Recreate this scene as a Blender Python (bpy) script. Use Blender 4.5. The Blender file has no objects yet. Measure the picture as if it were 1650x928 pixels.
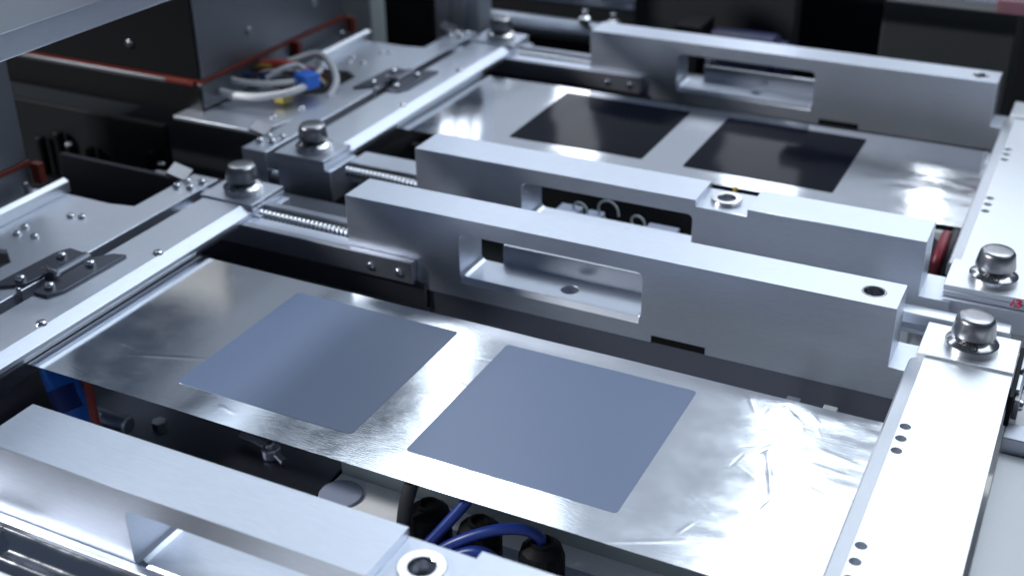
import bpy, bmesh, math, random
from mathutils import Vector, Matrix, noise
random.seed(7)
C = bpy.context.scene.collection
S = 0.01                                    # everything below is written in centimetres
R = math.radians

# ------------------------------------------------------------------ camera, world, lamps
sc = bpy.context.scene
cd = bpy.data.cameras.new('camera'); cam = bpy.data.objects.new('camera', cd); C.objects.link(cam); sc.camera = cam
cd.sensor_width = 36.0; cd.lens = 1962.63 / 1650 * 36.0
cd.clip_start = 0.02; cd.clip_end = 60
_r = Vector((0.89478, 0.44637, -0.01081)); _f = Vector((-0.39726, 0.78482, -0.47565)); _u = _r.cross(_f)
cam.matrix_world = Matrix(((_r.x, _u.x, -_f.x, 0.23982), (_r.y, _u.y, -_f.y, -0.46782), (_r.z, _u.z, -_f.z, 0.31645), (0, 0, 0, 1)))
cd.dof.use_dof = True; cd.dof.focus_distance = 0.55; cd.dof.aperture_fstop = 8.5

wd = bpy.data.worlds.new('World'); sc.world = wd; wd.use_nodes = True
bg = wd.node_tree.nodes['Background']; bg.inputs[0].default_value = (0.50, 0.66, 1.0, 1); bg.inputs[1].default_value = 0.072

def lamp(name, loc, aim, sx, sy, power, col=(0.80, 0.90, 1.0), roll=0):
    l = bpy.data.lights.new(name, 'AREA'); l.shape = 'RECTANGLE'; l.size = sx * S; l.size_y = sy * S
    l.energy = power; l.color = col
    o = bpy.data.objects.new(name, l); C.objects.link(o)
    o.location = Vector(loc) * S
    o.rotation_euler = (Vector(aim) - Vector(loc)).to_track_quat('-Z', 'Y').to_euler()
    o.rotation_euler.rotate_axis('Z', R(roll))
    return o
lamp('rear_panel_lamp', (-25, 165, 118), (-25, 0, 60), 170, 140, 2.7, (.78, .87, 1.0))
lamp('rear_panel_lamp', (55, 160, 110), (40, 0, 40), 110, 120, 1.6, (.86, .94, 1.0))
lamp('rear_tube_lamp', (-92, 150, 122), (-20, 0, 0), 5, 60, 0.55)
lamp('rear_tube_lamp', (-18, 150, 116), (0, 0, 0), 4, 70, 0.38)
lamp('added_streak_lamp', (-62, 150, 52), (-10, 30, 0), 7, 44, 0.22, (.85, .9, 1.0))  # these three are added out of view to streak the far foil
lamp('added_streak_lamp', (-26, 150, 54), (0, 30, 0), 14, 46, 0.36, (.85, .9, 1.0))
lamp('added_streak_lamp', (2, 150, 50), (5, 30, 0), 5, 40, 0.22, (.9, .95, 1.0))
lamp('side_lamp', (-146, 150, 120), (-10, -10, 0), 24, 66, 0.10, (.78, .87, 1.0), -42)
lamp('side_lamp', (-225, 120, 195), (-10, -15, 0), 60, 50, 2.0)
lamp('overhead_lamp', (50, 85, 170), (5, 0, 0), 230, 140, 15)
lamp('overhead_lamp', (75, 150, 202), (15, -5, 0), 180, 70, 12)  # second overhead, added out of view to whiten the beam tops
lamp('side_lamp', (-145, 150, 188), (-5, -15, 0), 150, 40, 4.5)  # added out of view to brighten the top of the nearest beam
lamp('key_lamp', (-226, -140, 165), (-5, 0, 0), 18, 18, 78, (0.96, 0.98, 1.0))

vs = sc.view_settings; vs.view_transform = 'Standard'; vs.look = 'None'; vs.exposure = 0.30; vs.gamma = 1; vs.use_curve_mapping = False
sc.cycles.use_denoising = True
sc.cycles.max_bounces = 8; sc.cycles.glossy_bounces = 5; sc.cycles.sample_clamp_indirect = 6.0

# ------------------------------------------------------------------ materials
def newmat(name):
    m = bpy.data.materials.new(name); m.use_nodes = True
    nt = m.node_tree; return m, nt, nt.nodes['Principled BSDF']
def N(nt, t, **k):
    n = nt.nodes.new(t)
    for a, v in k.items(): setattr(n, a, v)
    return n
def metal(name, col, rough, scale=(1, 1, 1), nscale=900.0, bump=0.06, rvar=0.012, cvar=0.05, aniso=0.0, smudge=60.0):
    m, nt, b = newmat(name)
    b.inputs['Metallic'].default_value = 1.0
    tc = N(nt, 'ShaderNodeTexCoord'); mp = N(nt, 'ShaderNodeMapping'); mp.inputs['Scale'].default_value = scale
    nt.links.new(tc.outputs['Object'], mp.inputs['Vector'])
    n1 = N(nt, 'ShaderNodeTexNoise'); n1.inputs['Scale'].default_value = nscale; n1.inputs['Detail'].default_value = 3
    nt.links.new(mp.outputs['Vector'], n1.inputs['Vector'])
    n2 = N(nt, 'ShaderNodeTexNoise'); n2.inputs['Scale'].default_value = smudge; n2.inputs['Detail'].default_value = 5
    n2.inputs['Roughness'].default_value = 0.65
    nt.links.new(tc.outputs['Object'], n2.inputs['Vector'])
    mr = N(nt, 'ShaderNodeMapRange'); mr.inputs['From Min'].default_value = 0.3; mr.inputs['From Max'].default_value = 0.7
    mr.inputs['To Min'].default_value = rough - rvar; mr.inputs['To Max'].default_value = rough + rvar
    nt.links.new(n2.outputs['Fac'], mr.inputs['Value']); nt.links.new(mr.outputs['Result'], b.inputs['Roughness'])
    mx = N(nt, 'ShaderNodeMix', data_type='RGBA')
    mx.inputs['A'].default_value = (*[c * (1 - cvar) for c in col], 1); mx.inputs['B'].default_value = (*[min(1, c * (1 + cvar)) for c in col], 1)
    nt.links.new(n1.outputs['Fac'], mx.inputs['Factor']); nt.links.new(mx.outputs['Result'], b.inputs['Base Color'])
    if bump:
        bp = N(nt, 'ShaderNodeBump'); bp.inputs['Strength'].default_value = bump; bp.inputs['Distance'].default_value = 0.0004
        nt.links.new(n1.outputs['Fac'], bp.inputs['Height']); nt.links.new(bp.outputs['Normal'], b.inputs['Normal'])
    return m
def plain(name, col, rough=0.5, spec=0.5, nscale=200.0, cvar=0.12, bump=0.05, rv=0.08):
    m, nt, b = newmat(name)
    b.inputs['Specular IOR Level'].default_value = spec
    tc = N(nt, 'ShaderNodeTexCoord')
    n1 = N(nt, 'ShaderNodeTexNoise'); n1.inputs['Scale'].default_value = nscale; n1.inputs['Detail'].default_value = 4
    nt.links.new(tc.outputs['Object'], n1.inputs['Vector'])
    mx = N(nt, 'ShaderNodeMix', data_type='RGBA')
    mx.inputs['A'].default_value = (*[c * (1 - cvar) for c in col], 1); mx.inputs['B'].default_value = (*[min(1, c * (1 + cvar)) for c in col], 1)
    nt.links.new(n1.outputs['Fac'], mx.inputs['Factor']); nt.links.new(mx.outputs['Result'], b.inputs['Base Color'])
    mr = N(nt, 'ShaderNodeMapRange'); mr.inputs['To Min'].default_value = max(0.02, rough - rv); mr.inputs['To Max'].default_value = min(1, rough + rv)
    nt.links.new(n1.outputs['Fac'], mr.inputs['Value']); nt.links.new(mr.outputs['Result'], b.inputs['Roughness'])
    if bump:
        bp = N(nt, 'ShaderNodeBump'); bp.inputs['Strength'].default_value = bump; bp.inputs['Distance'].default_value = 0.0004
        nt.links.new(n1.outputs['Fac'], bp.inputs['Height']); nt.links.new(bp.outputs['Normal'], b.inputs['Normal'])
    return m

M = {}
M['alu'] = metal('milled_aluminium', (0.66, 0.70, 0.78), 0.43, scale=(0.12, 1, 1), nscale=1500, bump=0.10, cvar=0.09)
M['alu_y'] = metal('milled_aluminium_lengthwise', (0.66, 0.70, 0.78), 0.43, scale=(1, 0.1, 1), nscale=1500, bump=0.08, cvar=0.09)
M['alu_bright'] = metal('bright_machined_aluminium', (0.78, 0.81, 0.85), 0.40, scale=(1, 0.1, 1), nscale=1800, bump=0.05)
M['alu_polish'] = metal('fine_ground_aluminium', (0.74, 0.77, 0.82), 0.24, scale=(0.12, 1, 1), nscale=1500, bump=0.04)
M['alu_dark'] = metal('grey_anodised_aluminium', (0.44, 0.46, 0.52), 0.42, nscale=2200, bump=0.08)
M['alu_mid'] = metal('dark_grey_anodised_aluminium', (0.24, 0.25, 0.30), 0.42, nscale=2200, bump=0.08)
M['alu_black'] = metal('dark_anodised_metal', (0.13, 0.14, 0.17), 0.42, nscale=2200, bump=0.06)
M['steel'] = metal('polished_steel', (0.66, 0.66, 0.67), 0.18, nscale=3000, bump=0.03)
M['steel_dark'] = metal('burnished_steel', (0.36, 0.36, 0.38), 0.30, nscale=2000, bump=0.05)
M['chrome'] = metal('chrome', (0.80, 0.81, 0.84), 0.07, nscale=1500, bump=0.0, rvar=0.03)
M['heater'] = metal('dull_grey_steel_sheet', (0.22, 0.23, 0.25), 0.45, nscale=1200, bump=0.08, smudge=25)
M['heater_dark'] = plain('black_painted_steel', (0.007, 0.007, 0.008), 0.38, 0.2, 500)
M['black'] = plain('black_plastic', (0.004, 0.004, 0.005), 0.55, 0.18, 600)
M['black_dull'] = plain('dull_black_paint', (0.010, 0.011, 0.013), 0.55, 0.2, 150)
M['gasket'] = plain('red_silicone_gasket', (0.14, 0.018, 0.010), 0.5, 0.4, 400)
M['white'] = plain('white_powder_coat', (0.80, 0.81, 0.82), 0.35, 0.5, 900, 0.03)
M['bluegrey'] = plain('blue_grey_paint', (0.30, 0.34, 0.45), 0.45, 0.5, 400, 0.05)
M['panel'] = plain('grey_green_panel_paint', (0.03, 0.033, 0.034), 0.55, 0.3, 200)
M['column'] = plain('pale_grey_paint', (0.38, 0.42, 0.42), 0.5, 0.4, 200, 0.05)
M['cable_blue'] = plain('blue_cable_jacket', (0.008, 0.030, 0.20), 0.38, 0.5, 500)
M['cable_white'] = plain('white_cable_jacket', (0.62, 0.63, 0.65), 0.4, 0.5, 500)
M['cable_black'] = plain('grey_black_cable_jacket', (0.030, 0.032, 0.036), 0.5, 0.4, 500)
M['cable_red'] = plain('red_cable_jacket', (0.16, 0.010, 0.022), 0.42, 0.5, 500)
M['cable_orange'] = plain('orange_red_sleeve', (0.36, 0.045, 0.03), 0.45, 0.5, 500)
M['blue'] = plain('blue_nylon', (0.02, 0.17, 0.72), 0.4, 0.5, 500)
M['yellow'] = plain('yellow_plastic', (0.36, 0.28, 0.03), 0.45, 0.5, 500)
M['red_ink'] = plain('red_marker_ink', (0.45, 0.01, 0.05), 0.6, 0.3, 900)
M['engraving'] = plain('dark_engraving', (0.03, 0.03, 0.03), 0.6, 0.3, 900)
M['coat_sheen'] = plain('electrode_coating_reflection_tint', (0.115, 0.155, 0.25), 0.30, 0.5, 900, 0.07, 0.02, 0.01)  # same dark coating, with blue grey reflected light put into its base colour
M['coat_black'] = plain('black_electrode_coating', (0.004, 0.005, 0.010), 0.08, 0.03, 500, 0.05, 0.0, 0.02)
M['pink'] = plain('pink_grey_plastic', (0.16, 0.07, 0.09), 0.4, 0.5, 200)
M['floor'] = plain('dark_floor_paint', (0.03, 0.032, 0.036), 0.5, 0.4, 30)
M['navy'] = plain('navy_enamel', (0.012, 0.016, 0.06), 0.35, 0.5, 200)

def foil_mat(name, rough, crump):
    m, nt, b = newmat(name)
    b.inputs['Metallic'].default_value = 1.0
    b.inputs['Base Color'].default_value = (0.83, 0.86, 0.90, 1)
    tc = N(nt, 'ShaderNodeTexCoord')
    mp = N(nt, 'ShaderNodeMapping'); mp.inputs['Scale'].default_value = (0.12, 1, 1)
    nt.links.new(tc.outputs['Object'], mp.inputs['Vector'])
    n1 = N(nt, 'ShaderNodeTexNoise'); n1.inputs['Scale'].default_value = 1800; n1.inputs['Detail'].default_value = 2
    nt.links.new(mp.outputs['Vector'], n1.inputs['Vector'])
    n2 = N(nt, 'ShaderNodeTexNoise'); n2.inputs['Scale'].default_value = 70; n2.inputs['Detail'].default_value = 5; n2.inputs['Roughness'].default_value = 0.6
    nt.links.new(tc.outputs['Object'], n2.inputs['Vector'])
    mr = N(nt, 'ShaderNodeMapRange'); mr.inputs['From Min'].default_value = 0.3; mr.inputs['From Max'].default_value = 0.7
    mr.inputs['To Min'].default_value = rough - 0.025; mr.inputs['To Max'].default_value = rough + 0.03
    nt.links.new(n2.outputs['Fac'], mr.inputs['Value']); nt.links.new(mr.outputs['Result'], b.inputs['Roughness'])
    ad = N(nt, 'ShaderNodeMath', operation='MULTIPLY_ADD'); ad.inputs[1].default_value = crump
    nt.links.new(n2.outputs['Fac'], ad.inputs[0]); nt.links.new(n1.outputs['Fac'], ad.inputs[2])
    bp = N(nt, 'ShaderNodeBump'); bp.inputs['Strength'].default_value = 0.05; bp.inputs['Distance'].default_value = 0.0004
    nt.links.new(ad.outputs[0], bp.inputs['Height']); nt.links.new(bp.outputs['Normal'], b.inputs['Normal'])
    return m
M['foil'] = foil_mat('aluminium_foil', 0.12, 0.0)
M['foil_soft'] = foil_mat('rippled_aluminium_foil', 0.10, 0.0)

# ------------------------------------------------------------------ mesh helpers (cm, absolute coordinates)
class MB:
    def __init__(self): self.bm = bmesh.new()
    def _faces(self, vs, fs):
        v = [self.bm.verts.new(Vector(p) * S) for p in vs]
        for f in fs:
            try: self.bm.faces.new([v[i] for i in f])
            except ValueError: pass
        return self
    def box(self, x0, x1, y0, y1, z0, z1):
        return self._faces([(x0,y0,z0),(x1,y0,z0),(x1,y1,z0),(x0,y1,z0),(x0,y0,z1),(x1,y0,z1),(x1,y1,z1),(x0,y1,z1)],
            [(0,3,2,1),(4,5,6,7),(0,1,5,4),(1,2,6,5),(2,3,7,6),(3,0,4,7)])
    def prism(self, poly, a0, a1, axis):
        """poly: list of 2D points; axis 'x': (y,z), 'y': (x,z), 'z': (x,y)"""
        def p(q, a): return {'x': (a, q[0], q[1]), 'y': (q[0], a, q[1]), 'z': (q[0], q[1], a)}[axis]
        n = len(poly); vs = [p(q, a0) for q in poly] + [p(q, a1) for q in poly]
        fs = [tuple(range(n - 1, -1, -1)), tuple(range(n, 2 * n))] + [(i, (i + 1) % n, n + (i + 1) % n, n + i) for i in range(n)]
        self._faces(vs, fs); bmesh.ops.recalc_face_normals(self.bm, faces=self.bm.faces); return self
    def lathe(self, prof, c, axis='z', n=32, close=True):
        """prof: (radius, height) pairs along axis from point c"""
        vs = []; fs = []
        def p(r, h, t):
            a, b = r * math.cos(t), r * math.sin(t)
            return {'z': (c[0]+a, c[1]+b, c[2]+h), 'x': (c[0]+h, c[1]+a, c[2]+b), 'y': (c[0]+b, c[1]+h, c[2]+a)}[axis]
        k = len(prof)
        for r, h in prof:
            for i in range(n): vs.append(p(r, h, 2 * math.pi * i / n))
        for j in range(k - 1):
            for i in range(n):
                fs.append((j*n+i, j*n+(i+1) % n, (j+1)*n+(i+1) % n, (j+1)*n+i))
        if close:
            fs.append(tuple(range(n-1, -1, -1))); fs.append(tuple(range((k-1)*n, k*n)))
        return self._faces(vs, fs)
    def cyl(self, c, r, h, axis='z', n=28, ch=0.0):
        pr = [(r, 0), (r, h)] if not ch else [(r-ch, 0), (r, ch), (r, h-ch), (r-ch, h)]
        return self.lathe(pr, c, axis, n)
    def ring(self, c, r0, r1, h, n=36, ch=0.03):
        pr = [(r0, 0), (r1-ch, 0), (r1, ch), (r1, h-ch), (r1-ch, h), (r0+ch, h), (r0, h-ch), (r0, 0)]
        return self.lathe(pr, c, 'z', n, close=False)
    def tube(self, pts, r, n=10, sub=8, flat=1.0):
        P = [Vector(p) for p in pts]; out = []
        if sub > 1:
            for i in range(len(P) - 1):
                p0, p1, p2, p3 = P[max(0, i-1)], P[i], P[i+1], P[min(len(P)-1, i+2)]
                for k in range(sub):
                    t = k / sub
                    out.append(0.5*((2*p1)+(p2-p0)*t+(2*p0-5*p1+4*p2-p3)*t*t+(3*p1-p0-3*p2+p3)*t**3))
            out.append(P[-1])
        else: out = P
        up = Vector((0.02, 0.03, 1)); vs = []; fs = []
        for i, p in enumerate(out):
            d = (out[min(i+1, len(out)-1)] - out[max(0, i-1)]).normalized()
            s = d.cross(up)
            if s.length < 1e-4: s = d.cross(Vector((1, 0, 0)))
            s.normalize(); u = s.cross(d).normalized(); up = u
            for k in range(n):
                a = 2*math.pi*k/n; vs.append(p + s*(r*math.cos(a)) + u*(r*flat*math.sin(a)))
        for i in range(len(out)-1):
            for k in range(n): fs.append((i*n+k, i*n+(k+1) % n, (i+1)*n+(k+1) % n, (i+1)*n+k))
        fs.append(tuple(range(n-1, -1, -1))); fs.append(tuple(range((len(out)-1)*n, len(out)*n)))
        return self._faces(vs, fs)
    def capscrew(self, c, r, h, axis='z', n=18):
        """socket head with a real recess"""
        i = r*0.42
        return self.lathe([(r*0.98, 0), (r, h*0.45), (r*0.93, h*0.70), (r*0.78, h*0.88), (r*0.58, h*0.98), (i, h), (i, h*0.5), (0.001, h*0.5)], c, axis, n, close=True)

ROOT = {}                                    # object name -> root location in cm
def thing(name, label, cat, loc=(0, 0, 0), group=None):
    o = bpy.data.objects.new(name, None); C.objects.link(o); o.location = Vector(loc) * S; o.empty_display_size = 0.02
    o['label'] = label; o['category'] = cat
    if group: o['group'] = group
    ROOT[o.name] = Vector(loc); return o
def finish(me, mat, smooth=35):
    me.materials.clear(); me.materials.append(mat)
    for p in me.polygons: p.use_smooth = True
    me.set_sharp_from_angle(angle=R(smooth))
def part(name, mb, mat, parent=None, bevel=0.0, segs=2, label=None, cuts=None, smooth=35, loc=None):
    bm = mb.bm
    org = ROOT[parent.name] if parent is not None else Vector(loc or (0, 0, 0))
    bmesh.ops.recalc_face_normals(bm, faces=bm.faces)
    for v in bm.verts: v.co -= org * S
    me = bpy.data.meshes.new(name); bm.to_mesh(me); bm.free()
    o = bpy.data.objects.new(name, me); C.objects.link(o)
    if parent is None: o.location = org * S
    else: o.parent = parent
    ROOT[o.name] = org
    if cuts is not None: carve(o, cuts, org)
    if bevel:
        md = o.modifiers.new('edge', 'BEVEL'); md.width = bevel * S; md.segments = segs; md.limit_method = 'ANGLE'; md.angle_limit = R(40)
        md.use_clamp_overlap = True; md.harden_normals = False
    finish(o.data, mat, smooth)
    if label: o['label'] = label
    return o
def carve(o, cuts, org):
    tmp = []
    for mb in cuts:
        bm = mb.bm; bmesh.ops.recalc_face_normals(bm, faces=bm.faces)
        for v in bm.verts: v.co -= org * S
        me = bpy.data.meshes.new('cut'); bm.to_mesh(me); bm.free()
        c = bpy.data.objects.new('cut', me); C.objects.link(c); c.matrix_world = Matrix.Translation(org * S); tmp.append(c)
        md = o.modifiers.new('b', 'BOOLEAN'); md.operation = 'DIFFERENCE'; md.solver = 'EXACT'; md.object = c
    bpy.context.view_layer.update()
    ev = o.evaluated_get(bpy.context.evaluated_depsgraph_get())
    me = bpy.data.meshes.new_from_object(ev); old = o.data
    o.modifiers.clear(); o.data = me; me.name = old.name
    bpy.data.meshes.remove(old)
    for c in tmp:
        m_ = c.data; bpy.data.objects.remove(c); bpy.data.meshes.remove(m_)
def solo(name, mb, mat, label, cat, loc, group=None, **k):
    o = part(name, mb, mat, None, loc=loc, **k); o['label'] = label; o['category'] = cat
    if group: o['group'] = group
    return o
def structure(name, mb, mat, parent=None, **k):
    o = part(name, mb, mat, parent, **k)
    if parent is None: o['kind'] = 'structure'
    return o
def copy_tree(o, delta=(0, 0, 0), label=None, parent=None):
    c = o.copy(); C.objects.link(c)
    if parent is not None: c.parent = parent
    else: c.location = o.location + Vector(delta) * S; ROOT[c.name] = ROOT[o.name] + Vector(delta)
    if label: c['label'] = label
    for ch in list(o.children): copy_tree(ch, parent=c)
    return c
BANK = 35.33                                 # distance from the near film station to the far one

# ------------------------------------------------------------------ setting: floor, bed
structure('floor', MB().box(-600, 600, -500, 700, -41, -40), M['floor'])
structure('machine_bed', MB().box(-6.5, 60, -60, 34, -9, -6), M['white'], bevel=0.1)
structure('lower_bed', MB().box(-110, -6.6, -60, 62, -9, -5.9), M['black_dull'], bevel=0.1)
structure('rear_bed', MB().box(-6.5, 60, 34.1, 62, -9, -6.5), M['black_dull'], bevel=0.1)

# ------------------------------------------------------------------ foil strips
def smooth01(a, b, x):
    t = min(1, max(0, (x-a)/(b-a))); return t*t*(3-2*t)
CREASE = [((14.6,-4.0),(15.4,-6.4),.05,.10),((15.4,-6.4),(15.2,-7.4),.03,.10),((14.6,-4.0),(14.3,-3.2),.03,.10),((11.4,-6.9),(13.9,-8.6),.03,.08),
          ((15.0,-4.4),(17.6,-5.3),.03,.12),((12.3,.6),(13.0,-.5),.03,.10),((14.1,.5),(15.2,-.6),.03,.12),((13.2,-4.6),(14.6,-5.4),.02,.08),
          ((8.6,-9.7),(10.9,-9.4),.015,.08),((15.4,.4),(15.9,-.3),.03,.10),((2.0,-11.0),(4.6,-11.6),.02,.10),((-18.6,-8.2),(-16.2,-8.4),.02,.12),
          ((-17.1,-9.2),(-12.6,-7.6),.02,.10),((-1.0,-4.0),(.2,-4.4),.015,.08),((-1.4,-5.6),(.1,-5.3),.02,.08),((-.7,-1.7),(.4,-1.6),.02,.08),
          ((-9.6,-10.7),(-8.6,-10.9),.025,.10),((15.9,-8.0),(17.5,-9.2),.03,.12),((16.2,-2.0),(18.2,-2.6),.03,.15),((16.0,-3.2),(18.3,-3.5),.03,.15),((9.8,-12,),(13.0,-10.4),.02,.1)]
_rc = random.Random(11)
for _ in range(34):
    cx_, cy_ = _rc.gauss(14.9, 1.3), _rc.uniform(-11.2, .6); an_ = _rc.uniform(0, math.pi); ln_ = _rc.uniform(.15, .7)
    CREASE.append(((cx_-ln_*math.cos(an_), cy_-ln_*math.sin(an_)), (cx_+ln_*math.cos(an_), cy_+ln_*math.sin(an_)), _rc.choice((-1, 1))*_rc.uniform(.006, .018), .055))
def seg_d(x, y, a, b):
    dx, dy = b[0]-a[0], b[1]-a[1]; L = dx*dx+dy*dy
    t = min(1, max(0, ((x-a[0])*dx+(y-a[1])*dy)/L)); 
    return math.hypot(x-a[0]-t*dx, y-a[1]-t*dy), t
def foil_h(x, y, seed, amp):
    h = amp*0.032*noise.noise(Vector((x*0.16, y*0.10, seed)))
    h += amp*0.008*noise.noise(Vector((x*0.42, y*0.22, seed+5)))
    k = smooth01(10.5, 15.5, x)
    h += k*0.013*noise.noise(Vector((x*0.5, y*1.0, seed+9))) + k*0.003*noise.noise(Vector((x*1.5, y*2.1, seed+3)))
    if seed < 10:
        for a, b, d, w in CREASE:
            if abs(x-(a[0]+b[0])/2) > 3.2 or abs(y-(a[1]+b[1])/2) > 2.6: continue
            dd, t = seg_d(x, y, a, b)
            if dd < 3*w: h += 0.20*d*math.exp(-(dd/w)**2)*(0.3+1.4*t*(1-t)*2)
    return h
def sheet(x0, x1, y0, y1, z, nx, ny, seed, amp, corner=0.0, lift=0.0, skirt=0.012):
    bm = bmesh.new(); g = []
    for j in range(ny+1):
        row = []
        for i in range(nx+1):
            x = x0+(x1-x0)*i/nx; y = y0+(y1-y0)*j/ny
            if corner:                        # round the corners of a coated square
                cx = min(max(x, x0+corner), x1-corner); cy = min(max(y, y0+corner), y1-corner)
                dx, dy = x-cx, y-cy; m = max(abs(dx), abs(dy)); e = math.hypot(dx, dy)
                if dx and dy: x, y = cx+dx*m/e, cy+dy*m/e
            row.append(bm.verts.new((x*S, y*S, (z+lift+foil_h(x, y, seed, amp))*S)))
        g.append(row)
    for j in range(ny):
        for i in range(nx): bm.faces.new((g[j][i], g[j][i+1], g[j+1][i+1], g[j+1][i]))
    rim = [g[0][i] for i in range(nx+1)] + [g[j][nx] for j in range(1, ny+1)] + [g[ny][i] for i in range(nx-1, -1, -1)] + [g[j][0] for j in range(ny-1, 0, -1)]
    top = [bm.verts.new(v.co) for v in rim]; low = [bm.verts.new(v.co - Vector((0, 0, skirt*S))) for v in rim]
    for i in range(len(rim)):
        k = (i+1) % len(rim); bm.faces.new((low[i], low[k], top[k], top[i]))
    mb = MB(); mb.bm.free(); mb.bm = bm; return mb
f1 = thing('foil_strip', 'near silver foil strip carrying two coated squares with blue grey reflection in their colour, creased at its right end', 'foil', (-1.2, -5.4, 0), 'foil strips under the clamp bars')
part('foil', sheet(-21.6, 19.6, -11.86, 1.2, 0, 680, 216, 1.7, 1.0), M['foil'], f1, smooth=180)
part('coated_square', sheet(0, 10, -9.97, 0, 0, 60, 60, 1.7, 1.0, 0.2, 0.012), M['coat_sheen'], f1, smooth=180)
part('coated_square', sheet(-12.78, -2.78, -10.0, 0, 0, 60, 60, 1.7, 1.0, 0.2, 0.012), M['coat_sheen'], f1, smooth=180)
f2 = thing('foil_strip', 'far rippled foil strip carrying two glossy black coated squares', 'foil', (-1.2, 30, 0), 'foil strips under the clamp bars')
part('foil', sheet(-21.6, 19.6, 23.4, 36.5, 0.1, 260, 90, 21.3, 1.9), M['foil_soft'], f2, smooth=180)
part('coated_square', sheet(.3, 10.3, 25.3, 35.3, 0.1, 50, 50, 21.3, 1.9, 0.12, 0.03), M['coat_black'], f2, smooth=180)
part('coated_square', sheet(-12.6, -2.6, 25.3, 35.35, 0.1, 50, 50, 21.3, 1.9, 0.12, 0.03), M['coat_black'], f2, smooth=180)

# ------------------------------------------------------------------ the four pocketed crossbeams
def crossbeam(y0, y1, label, recess):
    xm = 2.3
    t = thing('crossbeam', label, 'beam', (xm, (y0+y1)/2, -1.4), 'pocketed aluminium crossbeams')
    outline = [(-13.05, -1.4), (19.3, -1.4), (19.3, 0.33), (17.68, 0.33), (17.68, 3.5), (-13.05, 3.5)]
    cuts = [MB().prism([(-5.72+.3, -.18), (5.02-.3, -.18), (5.02-.09, -.09), (5.02, .12), (5.02, 2.25), (4.93, 2.46), (4.72, 2.55), (-5.42, 2.55), (-5.63, 2.46), (-5.72, 2.25), (-5.72, .12), (-5.63, -.09)], y0-1, y1+1, 'y'),
            MB().cyl((0.35, (y0+y1)/2+.1, -2), 0.5, 2.5)]
    # broad chamfer along the front lip of the pocket floor
    cuts.append(MB().prism([(y0-.5, -.43-.42), (y0+.31, -.17), (y0+.31, 0.6), (y0-.5, 0.6)], -5.60, 4.90, 'x'))
    if recess:
        cuts.append(MB().box(5.15, 8.1, y0-1, y1+1, 3.08, 4))
        cuts.append(MB().cyl((6.5, (y0+y1)/2, 1.6), 0.52, 3))
    else:
        cuts.append(MB().cyl((16.35, (y0+y1)/2, 1.2), 0.50, 3))
        cuts.append(MB().box(5.65, 8.6, y0-1, y0+.11, -2, -.98))
    b = part('bar', MB().prism(outline, y0, y1, 'y'), M['alu'], t, bevel=0.10, segs=1, cuts=cuts, smooth=20)
    if recess:
        part('bushing', MB().ring((6.5, (y0+y1)/2, 3.08), .5, .88, .24), M['steel'], t)
        part('skirt', MB().box(-6.3, 17.5, y0+.12, y1-.3, -3.6, -1.405), M['alu_bright'], t, bevel=0.03)
        part('locking_pin', MB().cyl((6.5, (y0+y1)/2, 1.62), .3, .9, n=20, ch=.05), M['steel_dark'], t)
    else:
        part('bushing', MB().ring((16.35, (y0+y1)/2, 3.0), .46, .64, .515, ch=.05), M['steel'], t)
        part('back_plate', MB().box(-4.35, 5.6, y1+.003, y1+.3, -1.2, 1.0), M['alu_polish'], t, bevel=.04)
        part('pad', MB().box(5.66, 8.59, y0+.05, y0+.105, -1.40, -.99), M['black'], t)  # black slab standing in for the shade inside the notch
        part('skirt', MB().box(-7.85, 19.2, y0+.12, y1-.3, -3.6, -1.405), M['alu_mid'], t, bevel=0.03)
    return t
b_main = crossbeam(5.5, 8.12, 'middle front crossbeam between the two foil strips, nearest behind the near foil, with see-through pocket', False)
b_main['label'] = 'crossbeam standing right behind the near foil strip, grey pocket floor with a drilled hole'
b_back = copy_tree(b_main, (0, BANK, 0), 'rearmost crossbeam, behind the far foil with the black squares')
b_front = crossbeam(-20.8, -17.95, 'nearest crossbeam at the lower left corner, cut by the bottom of the photo, white top', True)
b_mid = copy_tree(b_front, (0, 34.1, 0), 'crossbeam just in front of the far foil, with a notched top holding a steel ring')

# ------------------------------------------------------------------ slide rails in front of the left end of the rear beams
def slide(dy, label):
    t = thing('slide_rail', label, 'rail', (-16, 5.5+dy, -1), 'dark slide rails on the left')
    y = 5.0+dy
    part('rail_bar', MB().box(-25.5, -8.5, y, y+.48, -1.0, .36), M['alu_dark'], t, bevel=0.05)
    part('rail_top', MB().box(-25.5, -13.06, y+.485, y+1.35, -.9, .33), M['alu'], t, bevel=0.04)
    part('rail_base', MB().box(-30, -7.9, y+.35, y+3.0, -2.6, -1.02), M['alu_black'], t, bevel=0.05)
    for x in (-11.3, -9.42):
        s = part('screw', MB().capscrew((x, y+.02, -.42), .24, -.16, 'y'), M['chrome'], t)
    part('guide_plate', MB().box(-26, -13.06, y+2.35, y+2.9, -.9, .72), M['alu_dark'], t, bevel=0.04)
    return t
s1 = slide(0, 'dark grey slide rail with two screws, left end of the crossbeam behind the near foil')
s2 = copy_tree(s1, (0, BANK, 0), 'dark grey slide rail with two screws at the left end of the rearmost crossbeam')
def leadscrew(y, x0, x1, label):
    pr = [(.12, 0)]; n = int((x1-x0)/.31)
    for i in range(n):
        pr += [(.15, i*.31+.03), (.29, i*.31+.10), (.33, i*.31+.155), (.29, i*.31+.21), (.15, i*.31+.28)]
    pr.append((.12, n*.31))
    return solo('threaded_rod', MB().lathe(pr, (x0, y, .34), 'x', 14), M['chrome'], label, 'rod', (x0, y, .34), 'threaded rods beside the slide rails')
leadscrew(6.75, -20.3, -13.2, 'bright threaded rod between the near left clamp block and the crossbeam behind the near foil')
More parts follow.
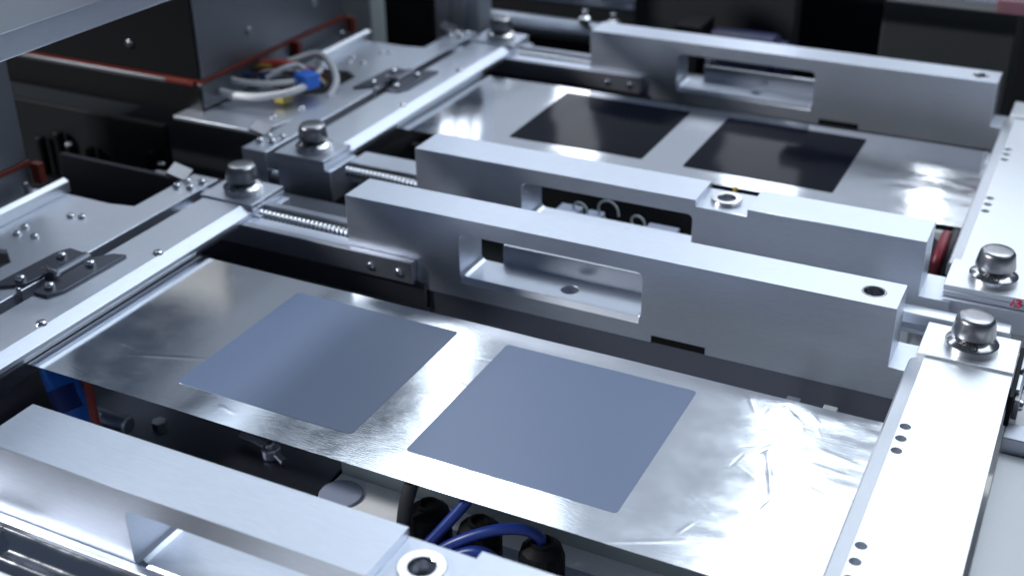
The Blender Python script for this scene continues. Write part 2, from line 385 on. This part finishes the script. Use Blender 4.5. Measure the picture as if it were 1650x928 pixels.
leadscrew(14.7, -19.3, -13.2, 'short bright threaded rod beside the front left block of the far clamp bar')
leadscrew(6.75+BANK, -20.3, -13.2, 'blurred threaded rod at the left end of the rearmost crossbeam')

# slide bars for the beam in front of the far foil
solo('support_bar', MB().box(-20, -13.0, 16.2, 18.2, -1.2, .3), M['alu'], 'plain aluminium bar at the left end of the crossbeam in front of the far foil', 'bar', (-16, 17, -1.2), bevel=.05)
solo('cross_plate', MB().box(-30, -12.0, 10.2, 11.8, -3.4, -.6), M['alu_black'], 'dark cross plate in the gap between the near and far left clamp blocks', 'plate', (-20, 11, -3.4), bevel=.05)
solo('spacer_rod', MB().cyl((-34, 12.6, -2.2), .75, 9.5, 'x', 28, ch=.1), M['alu'], 'pale round rod in the dark gap left of the far clamp block', 'rod', (-30, 12.6, -2.2))
for k, (x, m_) in enumerate(((13.4, 'alu_dark'), (15.2, 'column'))):
    solo('stop_block', MB().box(x, x+.7, 3.2, 4.0, -5, -1.6), M[m_], ('dark stop block', 'pale stop block')[k] + ' in the gap behind the right end of the near foil', 'block', (x, 3.6, -5), bevel=.05)
solo('cross_shaft', MB().prism([(10.6,.15),(10.9,.55),(11.25,.62),(11.7,.6),(12.0,.4),(12.1,0),(11.9,-.5),(11.4,-.72),(10.9,-.6),(10.6,-.25)], 15.5, 22.55, 'x'), M['alu'],
     'short grey shaft lying between the two right clamp blocks', 'shaft', (19, 11.3, 0), bevel=.06)

# ------------------------------------------------------------------ clamp bars
def knob(cx, cy, z, parent, turn):
    prof = [(1.24, 0), (1.24, .34), (1.20, .39), (.74, .64), (.66, .66)]
    k = part('knob', MB().lathe([(.62, .6), (.62, .72), (.90, .74), (1.00, .79), (1.03, .86), (.90, 1.58), (.87, 1.63), (.78, 1.73), (.75, 1.745), (.4, 1.77), (.001, 1.775)], (cx, cy, z), 'z', 40), M['steel_dark'], parent, smooth=50)
    c = part('collar', MB().lathe(prof + [(.001, .66)], (cx, cy, z), 'z', 48), M['steel'], k, smooth=28)
    # engraved OFF round the sloping face, read from the rear
    cu = bpy.data.curves.new('text', 'FONT'); cu.body = 'OFF'; cu.size = 0.56; cu.offset = 0.012; cu.align_x = 'CENTER'; cu.resolution_u = 3
    tmp = bpy.data.objects.new('text', cu); C.objects.link(tmp)
    bpy.context.view_layer.update()
    me = bpy.data.meshes.new_from_object(tmp.evaluated_get(bpy.context.evaluated_depsgraph_get()))
    bpy.data.objects.remove(tmp); bpy.data.curves.remove(cu)
    org = ROOT[parent.name]
    for v in me.vertices:
        tx, ty = v.co.x, v.co.y
        r = .80 + ty*0.95; a = R(turn) - tx/1.02
        zz = z + .39 + (1.20-r)/(1.20-.74)*.25 + .008
        v.co = (Vector((cx + r*math.cos(a), cy + r*math.sin(a), zz)) - org) * S
    me.name = 'engraving'; o = bpy.data.objects.new('engraving', me); C.objects.link(o); o.parent = k; finish(o.data, M['engraving'])
    return k
def clamp_right(y_front, label):
    y0 = y_front; y1 = y0+3.3; y2 = y0+27.7; y3 = y2+3.25
    t = thing('right_clamp_bar', label, 'clamp bar', (21, y0+14, -.8), 'right clamp bars'); t.name = 'clamp_bar'; ROOT[t.name] = Vector((21, y0+14, -.8))
    cuts = []
    for yy in (-2.12, -1.15, -.17, -10.9, -9.85, -8.85):
        cuts.append(MB().cyl((19.47, yy+y0+21.6, .30), .245, 2, n=20))
    part('clamp_plate', MB().prism([(18.5, .05), (23.15, .05), (23.15, .98), (19.19, .98), (18.60, .76), (18.5, .60)], y1, y2, 'y'), M['alu_bright'], t, bevel=.035, cuts=cuts, smooth=12)
    for a, b in ((y0, y1), (y2, y3)):
        part('end_block', MB().box(18.8, 23.17, a+.003, b-.003, .79, 1.12), M['alu_bright'], t, bevel=.035)
        part('middle_plate', MB().box(18.82, 23.15, a+.02, b-.01, .46, .765), M['alu_y'], t, bevel=.03)
        part('lower_plate', MB().box(18.84, 23.6, a-.2, b-.01, -.9, .43), M['alu_y'], t, bevel=.05)
        knob(21.05, (a+b)/2-.05, 1.12, t, -95)
    part('bottom_rail', MB().box(19.7, 23.12, y1, y2, -.9, .03), M['alu_y'], t, bevel=.04)
    return t
rr1 = clamp_right(-21.6, 'white clamp bar at the right end of the near foil, rows of three holes')
rr2 = copy_tree(rr1, (0, BANK, 0), 'far clamp bar at the upper right, red mark below its front knob')
strokes = MB()
yb = 13.73-.012
strokes.tube([(22.20, yb, .62), (22.30, yb, .86), (22.33, yb, 1.00)], .045, 6, 3)
strokes.tube([(22.42, yb, .97), (22.60, yb, 1.0), (22.68, yb, .92), (22.52, yb, .83), (22.70, yb, .77), (22.66, yb, .65), (22.38, yb, .63)], .045, 6, 4)
part('red_mark', strokes, M['red_ink'], rr2, label='handwritten red mark reading B')

def clamp_left(y_front, label):
    y0 = y_front; y1 = y0+3.3; y2 = y0+27.7; y3 = y2+3.25
    t = thing('clamp_bar', label, 'clamp bar', (-22.5, y0+14, -.8), 'left clamp bars')
    part('clamp_plate', MB().prism([(-20.50, .30), (-20.42, .42), (-20.44, .66), (-21.24, .98), (-24.1, .98), (-24.1, .30)], y1, y2, 'y'), M['alu_y'], t, bevel=.03, smooth=12)
    part('clamp_lip', MB().box(-24.0, -20.62, y1, y2, .05, .285), M['alu_dark'], t, bevel=.02)
    for a, b in ((y0, y1), (y2, y3)):
        part('end_block', MB().box(-24.4, -20.45, a+.003, b-.003, .83, 1.12), M['alu_y'], t, bevel=.035)
        part('middle_plate', MB().box(-24.38, -20.42, a+.02, b-.01, .46, .805), M['alu_y'], t, bevel=.03)
        part('lower_block', MB().box(-24.3, -20.0, a+.06, b-.05, -1.75, .43), M['alu_y'], t, bevel=.05)
        knob(-22.3, (a+b)/2+.05, 1.12, t, -75)
    for yy in (-1.15, -9.9):
        part('screw', MB().capscrew((-21.45, yy+y0+21.6, .86), .30, .30), M['chrome'], t)
    return t
lr1 = clamp_left(-21.5, 'near left clamp bar, bright slanted edge lying on the dark end of the near foil')
lr2 = copy_tree(lr1, (0, BANK, 0), 'far left clamp bar, blurred, holding the left end of the far foil')

# outer rails with the corner bolts
def outer(label, y0=-21.5, y1=8.85):
    t = thing('outer_rail', label, 'rail', (-26.1, -5, -.6), 'outer rails at the left')
    part('rail_bar', MB().box(-27.1, -25.1, y0, y1, -.4, .98), M['alu_y'], t, bevel=.05)
    part('rail_foot', MB().box(-27.4, -25.15, y0, y1-.02, -4.0, -.42), M['alu_dark'], t, bevel=.05)
    for e, sg in ((y1-2.0, 1), (y0+1.6, -1)):
        for x, y in ((-26.5, e+.7), (-25.6, e+1.0), (-25.7, e), (-26.6, e-.2)):
            part('bolt', MB().capscrew((x, y, .98), .27, .30), M['chrome'], t)
        tab = MB().box(-28.3, -27.0, e+.7, e+2.1, 1.05, 1.25)
        bmesh.ops.rotate(tab.bm, cent=Vector((-27.4, e+1.3, 1.1))*S, matrix=Matrix.Rotation(R(24), 3, 'Y') @ Matrix.Rotation(R(18), 3, 'Z'), verts=tab.bm.verts)
        part('corner_tab', tab, M['steel_dark'], t, bevel=.03)
    return t
o1 = outer('near outer rail left of the near clamp bar, tilted tab at its end')
o2 = copy_tree(o1, (0, BANK, 0), 'far outer rail left of the far clamp bar, beside the cable loop')
solo('dowel', MB().cyl((-25.05, 14.3, -.75), .28, 1.0, 'x', 18, ch=.04), M['alu_bright'], 'short pale dowel between the far outer rail end and the far left clamp block', 'dowel', (-24.6, 14.3, -.75))

def hinge(label):
    t = thing('hinge', label, 'hinge', (-24.8, -5.5, 1), 'dark hinges between the left bars')
    part('leaf', MB().prism([(-26.75, -8.3), (-25.2, -7.2), (-25.1, -6.4), (-25.1, -3.0), (-26.2, -2.9), (-26.55, -3.6)], .985, 1.16, 'z'), M['alu_black'], t, bevel=.03)
    part('leaf', MB().prism([(-24.15, -7.7), (-23.2, -7.7), (-22.8, -6.8), (-22.7, -2.2), (-23.5, -2.4), (-24.15, -3.2)], .985, 1.16, 'z'), M['alu_black'], t, bevel=.03)
    part('knuckle', MB().cyl((-24.62, -6.1, 1.0), .40, 2.9, 'y', 20, ch=.05), M['alu_black'], t)
    part('lever', MB().tube([(-25.3, -5.7, 1.45), (-24.6, -5.9, 1.5), (-24.0, -5.95, 1.42)], .14, 10, 6), M['chrome'], t)
    for x, y in ((-25.75, -4.0), (-25.75, -7.0), (-23.6, -4.05), (-23.7, -6.95)):
        part('screw', MB().capscrew((x, y, 1.16), .29, .3), M['chrome'], t)
    part('spring_pin', MB().cyl((-25.0, -7.9, .3), .13, 1.0, 'z', 14, ch=.03), M['chrome'], t)
    return t
h1 = hinge('near dark hinge with four bright screws on the left bars')
h2 = copy_tree(h1, (0, BANK, 0), 'far blurred hinge between the two left bars behind the far clamp block')

# ------------------------------------------------------------------ heaters at the left, their base plates and cables
def heater(y0, y1, label):
    t = thing('heater_box', label, 'heater', (-45, (y0+y1)/2, 0), 'grey heater boxes')
    part('housing', MB().box(-60, -34.25, y0+.03, y1, 3.15, 16), M['heater'], t, bevel=.08)
    part('front_cover', MB().box(-60, -34.4, y0-.12, y0+.02, 3.2, 16), M['heater_dark'], t, bevel=.03)
    part('gasket', MB().box(-60, -34.18, y0+.03, y1+.1, 2.80, 3.14), M['gasket'], t, bevel=.04)
    part('gasket_lip', MB().box(-37.6, -34.9, y0-.2, y0-.02, 2.62, 2.95), M['gasket'], t, bevel=.04)
    part('base_tray', MB().box(-60, -34.3, y0, y1, .9, 2.79), M['heater'], t, bevel=.06)
    part('tray_front', MB().box(-60, -34.4, y0-.14, y0-.01, .3, 2.6), M['heater_dark'], t, bevel=.03)
    for y in (y0+5.9, y0+14.5):
        part('bolt', MB().capscrew((-34.25, y, 5.2), .32, .2, 'x'), M['steel_dark'], t)
    part('cover_bolt', MB().capscrew((-40.5, y0-.12, 5.1), .32, -.2, 'y'), M['steel_dark'], t)
    for y in (y0+11.0, y0+18.8):
        part('clip', MB().box(-34.3, -33.6, y, y+.5, 1.6, 2.9), M['gasket'], t, bevel=.05)
    return t
hb2 = heater(18.9, 37.6, 'large dark heater box with red gasket at the upper left, black front face')
hb1 = copy_tree(hb2, (0, -BANK, 0), 'heater box at the left edge, cut by the photo, only its grey side showing')

def support(label):
    t = thing('support_plate', label, 'plate', (-31, 28, 0), 'pale support plates beside the heaters')
    part('plate', MB().prism([(-35.9, 17.2), (-28.2, 17.2), (-27.6, 20), (-27.2, 20.3), (-27.2, 39.1), (-29.2, 38.7), (-33.9, 38.7), (-35.9, 38.2)], .45, .75, 'z'), M['alu'], t, bevel=.05,
         cuts=[MB().prism([(-34.6, 25.8), (-30.4, 24.6), (-28.6, 25.8), (-28.6, 30.2), (-30.0, 31.2), (-34.2, 30.4)], -1, 3, 'z')])
    part('flange', MB().prism([(-33.0, .76), (-32.6, .76), (-32.6, 1.5), (-33.0, 1.7)], 31.5, 39.0, 'y'), M['alu_bright'], t, bevel=.05)
    for x, y in ((-29.2, 36.4), (-29.9, 36.2), (-31.0, 33.0), (-31.3, 33.9), (-29.8, 33.2), (-34.4, 22.2), (-29.0, 20.0), (-28.2, 22.4), (-34.8, 36.2), (-34.9, 32.0)):
        part('screw', MB().capscrew((x, y, .75), .25, .2), M['chrome'], t)
    part('stand_off', MB().cyl((-34.6, 37.2, .75), .45, 1.1, 'z', 20, ch=.08), M['steel_dark'], t)
    return t
sp2 = support('far support plate under the cable loop at the upper left')
sp1 = copy_tree(sp2, (0, -BANK, 0), 'near support plate at the left edge, bright, with an upturned flange')

def cable(name, pts, r, mat, label, group=None, cat='cable', flat=1.0):
    return solo(name, MB().tube(pts, r, 12, 8, flat), M[mat], label, cat, pts[0], group)
cable('cable', [(-35.4, 21.6, 1.5), (-33.6, 20.6, 1.7), (-31.0, 20.6, 1.8), (-29.2, 22.0, 1.9), (-28.9, 24.0, 1.9), (-30.4, 26.0, 1.8), (-33.0, 27.0, 1.5)], .27, 'cable_white', 'thick white cable looping round the front of the support plate cut-out', 'white cables at the upper left')
cable('cable', [(-35.2, 22.8, 2.0), (-33.2, 22.0, 2.2), (-31.0, 22.6, 2.2), (-29.6, 24.4, 2.1), (-29.8, 27.2, 1.9), (-31.6, 29.6, 1.6)], .22, 'cable_white', 'thin white cable lying inside the thick white loop', 'white cables at the upper left')
cable('cable', [(-33.4, 28.0, 1.9), (-31.6, 29.4, 2.4), (-29.6, 28.4, 2.2), (-28.2, 27.0, 1.4), (-27.9, 25.4, .6)], .28, 'cable_white', 'white cable arching over the right side of the cut-out', 'white cables at the upper left')
cable('cable', [(-35.2, 23.6, 1.9), (-33.4, 24.0, 2.1), (-31.4, 24.0, 1.9), (-30.2, 23.2, 1.6)], .16, 'cable_blue', 'thin blue wire inside the white cable loop')
cable('sleeve', [(-33.9, 25.6, 2.2), (-32.4, 25.6, 2.5), (-30.9, 25.7, 2.4), (-29.8, 25.9, 1.9)], .52, 'cable_orange', 'orange red sleeve lying over the white cable loop', None, 'sleeve')
solo('connector', MB().prism([(-30.0, 24.0), (-28.6, 23.7), (-28.2, 25.0), (-29.4, 25.5)], 1.6, 2.7, 'z'), M['blue'], 'bright blue plug between the white cable loop and the far outer rail', 'connector', (-29, 24.5, 1.6), bevel=.12)
solo('terminal', MB().box(-30.3, -29.3, 21.9, 22.9, 1.0, 1.7), M['yellow'], 'small yellow terminal beside the blue plug', 'terminal', (-29.8, 22.4, 1), bevel=.1)
for k, (dx, dy, m_, w_) in enumerate(((0, 0, 'cable_black', 'dark'), (.5, .8, 'cable_white', 'pale'), (-.4, 1.5, 'yellow', 'ochre'), (.2, 2.3, 'cable_red', 'dark red'))):
    cable('wire', [(-34.9+dx, 24.6+dy, 1.2), (-33.4+dx, 23.4+dy, 2.2+.15*k), (-31.6+dx, 24.0+dy, 2.6-.1*k), (-30.2+dx, 25.4+dy*.6, 2.2), (-29.2, 26.6+dy*.5, 1.0)], .11, m_, w_ + ' thin wire in the tangle over the support plate cut-out', 'thin wires in the tangle')
cable('wire', [(-31.8, 23.2, 2.3), (-30.9, 24.0, 2.9), (-30.2, 25.0, 3.0), (-29.6, 25.0, 2.7)], .2, 'cable_white', 'short white wire running into the blue plug')
cable('cable', [(-33.6, -9.2, .9), (-31.4, -7.4, 1.2), (-30.7, -6.4, .4), (-30.6, -5.8, -1.4)], .26, 'cable_white', 'white cable dropping into the cut-out at the left edge')

# overhead bar at the top left corner
tb = thing('overhead_bar', 'pale profile bar crossing the top left corner in front of the heater boxes', 'bar', (-24, 0, 13))
part('profile', MB().box(-26.2, -24.05, -30, 40, 13.35, 15.3), M['alu_y'], tb, bevel=.08)
part('flange', MB().box(-26.2, -23.7, -30, 40, 14.75, 16.6), M['alu_bright'], tb, bevel=.06)

# dark pieces in the gap between the two heater boxes
gp = thing('gap_bracket', 'dim bracket with a row of bolts in the dark gap under the large heater box', 'bracket', (-44, 16, -3))
part('back_plate', MB().box(-58, -36.5, 16.6, 17.2, -5.8, 0.0), M['black_dull'], gp, bevel=.05)
for i, x in enumerate((-48.6, -46.6, -43.6, -37.6)):
    part('post', MB().cyl((x, 16.0, -5.7), .4, 3.2 + .7*(i % 2), 'z', 18, ch=.1), M['black'], gp)
for x in (-45.2, -36.2):
    part('bolt', MB().capscrew((x, 15.6, -2.6), .32, .3), M['steel'], gp)
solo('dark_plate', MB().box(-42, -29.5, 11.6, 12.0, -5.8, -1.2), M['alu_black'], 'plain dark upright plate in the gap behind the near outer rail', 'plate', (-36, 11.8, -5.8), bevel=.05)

# ------------------------------------------------------------------ below the near foil
dp = thing('lower_tray', 'dark flat tray under the left half of the near foil with a small fitting', 'tray', (-20, -9, -5.8))
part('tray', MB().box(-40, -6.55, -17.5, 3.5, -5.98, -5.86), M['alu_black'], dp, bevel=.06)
fit = part('fitting', MB().cyl((-10.4, -6.6, -5.86), .5, .6, 'z', 20, ch=.08), M['alu_dark'], dp)
part('fitting_bolt', MB().capscrew((-10.4, -6.6, -5.26), .28, .3), M['steel_dark'], fit)
part('fitting_arm', MB().tube([(-12.6, -6.2, -5.5), (-11.4, -6.4, -5.4), (-10.4, -6.6, -5.45), (-9.3, -7.0, -5.6)], .2, 10, 6), M['alu_dark'], fit)
part('nut', MB().cyl((-17.5, -7.0, -5.86), .4, .35, 'z', 6), M['steel_dark'], dp)
part('rod_clamp', MB().cyl((-20.6, -8.6, -5.0), .5, 2.6, 'x', 18, ch=.1), M['alu_dark'], dp)
solo('shadow_band_bar', MB().box(-6.4, 40, -6.15, -4.6, -6, -4.5), M['column'], 'grey bar on the white bed imitating the shadow of the near foil front edge', 'bar', (10, -5, -6), bevel=.05)  # bar added to draw the foil's grey shadow band on the bed
solo('gland_plate', MB().box(-.6, 23, -14.6, -7.7, -5.995, -5.76), M['bluegrey'], 'blue grey plate on the white bed under the black cable glands', 'plate', (10, -10, -7), bevel=.04)
solo('round_pad', MB().cyl((-5.5, -7.6, -5.995), 1.1, .12, 'z', 40, ch=.03), M['bluegrey'], 'blue grey round pad on the white bed beside the dark tray', 'pad', (-5.5, -7.6, -6))
def gland(x, y, label):
    t = thing('cable_gland', label, 'cable gland', (x, y, -5.75), 'black cable glands on the bed')
    n = 14
    part('body', MB().lathe([(1.12, 0), (1.12, 1.2), (1.0, 1.35), (1.0, 2.9), (.9, 3.25), (.62, 3.45), (.5, 3.5)], (x, y, -5.76), 'z', 14), M['black'], t, smooth=20)
    part('lock_nut', MB().cyl((x, y, -5.755), 1.3, .9, 'z', 6), M['black'], t, bevel=.06)
    part('seal', MB().lathe([(.5, 3.49), (.5, 3.62), (.36, 3.66), (.3, 3.5), (.001, 3.5)], (x, y, -5.75), 'z', 24), M['black'], t)
    return t
G = gland(1.35, -10.45, 'black cable gland at the left of the row, thick dark cable passing in front')
G2 = copy_tree(G, (2.45, .1, -.15), 'black cable gland in the middle of the row, behind the blue cables')
G3 = copy_tree(G, (5.55, -.1, 0), 'black cable gland at the right of the row with a blue cable entering its top')
cable('cable', [(1.1, -11.3, -.5), (.9, -11.6, -1.6), (.75, -11.7, -3.0), (.75, -11.8, -5.0), (.8, -12.2, -5.7)], .32, 'cable_black', 'thick dark grey cable hanging in front of the left cable gland')
BG = 'blue cables among the cable glands'
cable('cable', [(3.9, -10.9, -.35), (3.3, -11.4, -1.3), (2.6, -11.9, -2.3), (2.0, -12.4, -3.2), (1.6, -13.0, -4.6)], .25, 'cable_blue', 'straight blue cable coming down from under the near foil', BG)
cable('cable', [(6.85, -10.55, -2.4), (6.8, -10.6, -1.9), (6.2, -10.9, -1.5), (5.2, -11.4, -1.5), (4.0, -11.9, -2.0), (2.9, -12.3, -2.8), (2.1, -12.7, -3.8)], .25, 'cable_blue', 'upper arching blue cable ending in the right cable gland', BG)
cable('cable', [(5.95, -12.0, -5.6), (5.9, -12.0, -3.6), (5.55, -12.0, -2.7), (4.8, -12.1, -2.3), (3.9, -12.3, -2.6), (2.9, -12.7, -3.4), (2.2, -13.1, -4.4)], .25, 'cable_blue', 'lower arching blue cable turning down left of the right cable gland', BG)
tp = thing('blue_wrap', 'bright blue wrapped hose under the left front corner of the near foil', 'hose', (-21.5, -10, -3))
part('sleeve', MB().tube([(-22.6, -8.6, -1.2), (-21.4, -9.5, -2.2), (-20.3, -10.0, -3.6), (-19.4, -10.4, -5.2)], .85, 10, 5, .5), M['blue'], tp)
part('band', MB().tube([(-20.95, -9.75, -2.7), (-20.2, -10.05, -3.75)], .90, 10, 2, .55), M['cable_blue'], tp)
cable('wire', [(-20.2, -8.8, -.9), (-19.4, -9.5, -2.0), (-18.6, -10.2, -3.4), (-17.9, -10.8, -5.2)], .22, 'cable_orange', 'rust red wire beside the blue wrapped hose')
solo('tray_tube', MB().cyl((-36, -10.6, -3.0), .8, 11.5, 'x', 24, ch=.1), M['alu_dark'], 'dim grey tube in the shade left of the blue wrapped hose', 'tube', (-30, -10.6, -3))

# ------------------------------------------------------------------ in front of the nearest beam
lg = thing('front_rail', 'bright ledge and chrome rail in front of the nearest crossbeam, lower left corner', 'rail', (-5, -22, -1))
part('ledge', MB().box(-30, 25, -21.25, -20.82, -.4, -.02), M['alu'], lg, bevel=.06)
part('chrome_rail', MB().prism([(-21.27,-.28),(-21.45,-.42),(-21.6,-.75),(-21.7,-.95),(-21.95,-1.0),(-22.2,-1.15),(-22.4,-1.5),(-22.45,-1.9),(-21.27,-1.9)], -30, 25, 'x'), M['chrome'], lg, smooth=60)
part('lower_bar', MB().box(-30, -8.4, -23.4, -22.4, -2.4, -1.75), M['alu'], lg, bevel=.05)
part('carriage', MB().prism([(-22.1,-.5),(-21.3,-.15),(-21.27,-1.7),(-22.6,-1.7)], -14.6, -12.2, 'x'), M['chrome'], lg, bevel=.15)

# ------------------------------------------------------------------ right side table and hinge block
solo('side_table', MB().box(23.3, 60, -60, 3.7, -2.4, -1.7), M['white'], 'white side table right of the near clamp bar, with a dark cast shadow', 'table', (35, -20, -2.4), bevel=.06)
solo('side_table', MB().box(23.65, 60, 5.2, 40, -2.4, -1.2), M['white'], 'white side plate behind the grey cross rail at the right edge', 'table', (35, 15, -2.4), bevel=.06)
solo('cross_rail', MB().box(23.3, 60, 3.75, 5.1, -2.4, -.9), M['alu_dark'], 'dark grey cross rail beside the right clamp block', 'rail', (35, 4.4, -2.4), bevel=.05)
hl = thing('hinge', 'small bright hinge fitting on the right side of the near right clamp block', 'hinge', (23.7, 6.5, -.9))
part('strap', MB().box(23.2, 23.42, 4.6, 9.4, -.85, .75), M['black'], hl, bevel=.04)
part('leaf', MB().box(23.43, 23.7, 5.3, 6.9, -.85, .2), M['steel_dark'], hl, bevel=.04)
for y, z in ((5.7, -.25), (6.5, .25)):
    part('screw', MB().capscrew((23.7, y, z), .3, .22, 'x'), M['chrome'], hl)
part('lever', MB().tube([(23.5, 7.5, .4), (24.1, 8.0, 1.0), (24.5, 8.8, 1.6)], .16, 10, 6), M['steel'], hl)

# red hoses under the right end of the far foil
RG = 'hoses under the right end of the far foil'
for x, y, m_, l_ in ((17.5, 20.4, 'cable_red', 'red hose hanging under the right end of the far foil, nearest the crossbeam'), (18.5, 20.6, 'cable_red', 'red hose under the far foil, right of the grey hose'), (18.0, 20.9, 'cable_black', 'dark grey hose between the two red hoses')):
    cable('hose', [(x+.25, y+2.0, .0), (x+.15, y+.5, -.6), (x, y, -1.8), (x-.2, y, -5.5)], .3, m_, l_, RG, 'hose')
solo('hose_bracket', MB().box(16.6, 19.2, 22.8, 23.2, -5, -.15), M['column'], 'pale bracket behind the red hoses', 'bracket', (18, 23, -5), bevel=.05)

# inside the gap behind the pocket of the crossbeam in front of the far foil
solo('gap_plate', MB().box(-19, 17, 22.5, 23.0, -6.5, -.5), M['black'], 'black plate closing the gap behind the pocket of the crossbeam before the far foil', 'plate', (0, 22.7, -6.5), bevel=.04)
GC = 'cable loops seen through the pocket'
for k, (x, y, z, r) in enumerate(((-1.9, 17.6, -.6, .8), (-3.9, 17.8, -1.0, .6), (.1, 17.6, -1.0, .55))):
    pts = [(x - r + .2*math.sin(i), y + .15*i, z + r*math.sin(i*.6) - .2) if False else (x + r*math.cos(i*.7), y + .12*i, z + r*math.sin(i*.7)) for i in range(7)]
    cable('cable', pts, .075, 'column', ('largest pale cable loop inside the pocket of the crossbeam before the far foil', 'pale cable loop at the left inside the pocket', 'pale cable loop at the right inside the pocket')[k], GC)
for k, (x0, x1) in enumerate(((-5.4, -3.9), (-3.5, -2.4), (0.6, 2.6))):
    solo('junction', MB().box(x0, x1, 17.3, 18.6, -3, -.85 - .1*k), M['bluegrey'], ('grey junction box at the left end of the pocket opening', 'grey junction box in the middle of the pocket opening', 'grey junction box at the right of the pocket opening')[k], 'junction box', (x0, 18, -3), 'junction boxes inside the pocket', bevel=.08)
solo('pin', MB().cyl((6.45, 16.55, 2.6), .14, .62, 'z', 14, ch=.04), M['yellow'], 'small yellow pin behind the steel ring on the notched crossbeam', 'pin', (6.45, 16.55, 2.6))

# ------------------------------------------------------------------ machinery in the background
solo('column', MB().box(-39.6, -36.2, 44.5, 47, -6, 26), M['column'], 'pale grey green column at the top left behind the far heater box', 'column', (-38, 45, -6), bevel=.1)
solo('column', MB().box(-30.6, -26.2, 46.5, 49, -6, 26), M['alu'], 'blue grey column behind the far end of the outer rail', 'column', (-28, 47, -6), bevel=.1,
     cuts=[MB().box(-29.2, -28.9, 46, 46.7, -7, 30), MB().box(-27.6, -27.3, 46, 46.7, -7, 30)])
solo('motor_housing', MB().box(-43, -34, 52, 60, -9, 1.0), M['black'], 'black box between the two columns at the top', 'box', (-38, 55, -9), bevel=.2)
solo('housing_lid', MB().box(-44, -33.5, 51.8, 60, 1.02, 2.0), M['alu'], 'pale lid on the black box between the columns', 'lid', (-38, 55, 1), bevel=.1)
for k, (y, z, r, m_) in enumerate(((58, -2.2, 1.0, 'alu'), (60, .6, 1.1, 'alu_dark'), (62, 3.6, 1.0, 'alu_dark'))):
    solo('rear_shaft', MB().cyl((-40, y, z), r, 26 if k == 0 else 24, 'x', 24, ch=.1), M[m_], ('lowest blurred silver shaft behind the far left clamp bar', 'middle blurred shaft behind the far left clamp bar', 'top blurred shaft at the upper edge left of the rearmost crossbeam')[k], 'shaft', (-30, y, z), 'blurred rear shafts')
for k, x in enumerate((-20.5, -17.6)):
    solo('rear_fitting', MB().lathe([(.5, 0), (.6, .1), (.6, .7), (.3, .9), (.3, 1.4), (.001, 1.5)], (x, 57, -2.2+.95), 'z', 20), M['chrome'], ('left', 'right', 'far left')[k] + ' small chrome fitting on the lowest rear shaft', 'fitting', (x, 57, -1.2), 'chrome fittings on the rear shaft')
solo('rear_rail', MB().box(-20, 25, 47.6, 48.6, -6, -1.6), M['alu'], 'aluminium rail seen through the pocket of the rearmost crossbeam', 'rail', (0, 48, -6), bevel=.05)
solo('rear_beam', MB().box(-34, 40, 52, 55, -9, -3.9), M['black_dull'], 'dull black beam across the back below the rear shafts', 'beam', (0, 53, -9), bevel=.1)
solo('green_strip', MB().box(-24, -15.5, 51.2, 51.9, -3.6, -3.0), plain('olive_paint', (.10, .12, .05), .5), 'olive strip on the black rear beam', 'strip', (-20, 51.5, -3.6), bevel=.05)
solo('grey_cover', MB().box(7.6, 17.6, 51, 58, -8, 5.7), M['panel'], 'dark grey cover behind the right half of the rearmost crossbeam', 'cover', (12, 54, -8), bevel=.15)
solo('navy_motor', MB().lathe([(2.0, 0), (2.2, .3), (2.2, 5.5), (1.7, 5.9), (1.7, 6.6), (.8, 6.8)], (-6.5, 52, -.6), 'x', 32), M['navy'], 'dim navy motor behind the rearmost crossbeam, left of the grey cover', 'motor', (-4, 52, -.6))
solo('motor_bracket', MB().box(-9.2, -7.0, 49.8, 54, -6, 2.0), M['black'], 'black bracket at the left of the navy motor', 'bracket', (-8, 52, -6), bevel=.1)
for k, x in enumerate((-8.6, -7.6)):
    solo('bolt', MB().capscrew((x, 49.8, .9-.8*k), .25, -.2, 'y'), M['steel'], ('upper', 'lower')[k] + ' tiny bolt on the black motor bracket', 'bolt', (x, 49.8, .5), 'bolts on the motor bracket')
solo('rear_cabinet', MB().box(-80, 60, 68, 90, -40, 6.0), M['black_dull'], 'dull black cabinet filling the back of the machine', 'cabinet', (0, 80, -40), bevel=.3)
solo('screen', MB().box(-16, -1, 58, 60, -4, 7.5), plain('charcoal_panel_paint', (.02, .022, .024), .5, .3), 'charcoal panel at the top behind the rearmost crossbeam', 'panel', (-8, 59, -4), bevel=.1)
solo('top_strip', MB().box(1.5, 45, 47, 50, 7.3, 8.2), M['alu'], 'blurred pale strip along the top right edge', 'strip', (20, 48, 7.3), bevel=.1)
solo('top_strip_cover', MB().box(16.2, 45, 46.2, 46.9, 6.9, 7.9), M['pink'], 'pinkish cover on the pale strip at the top right corner', 'cover', (25, 46.5, 6.9), bevel=.1)
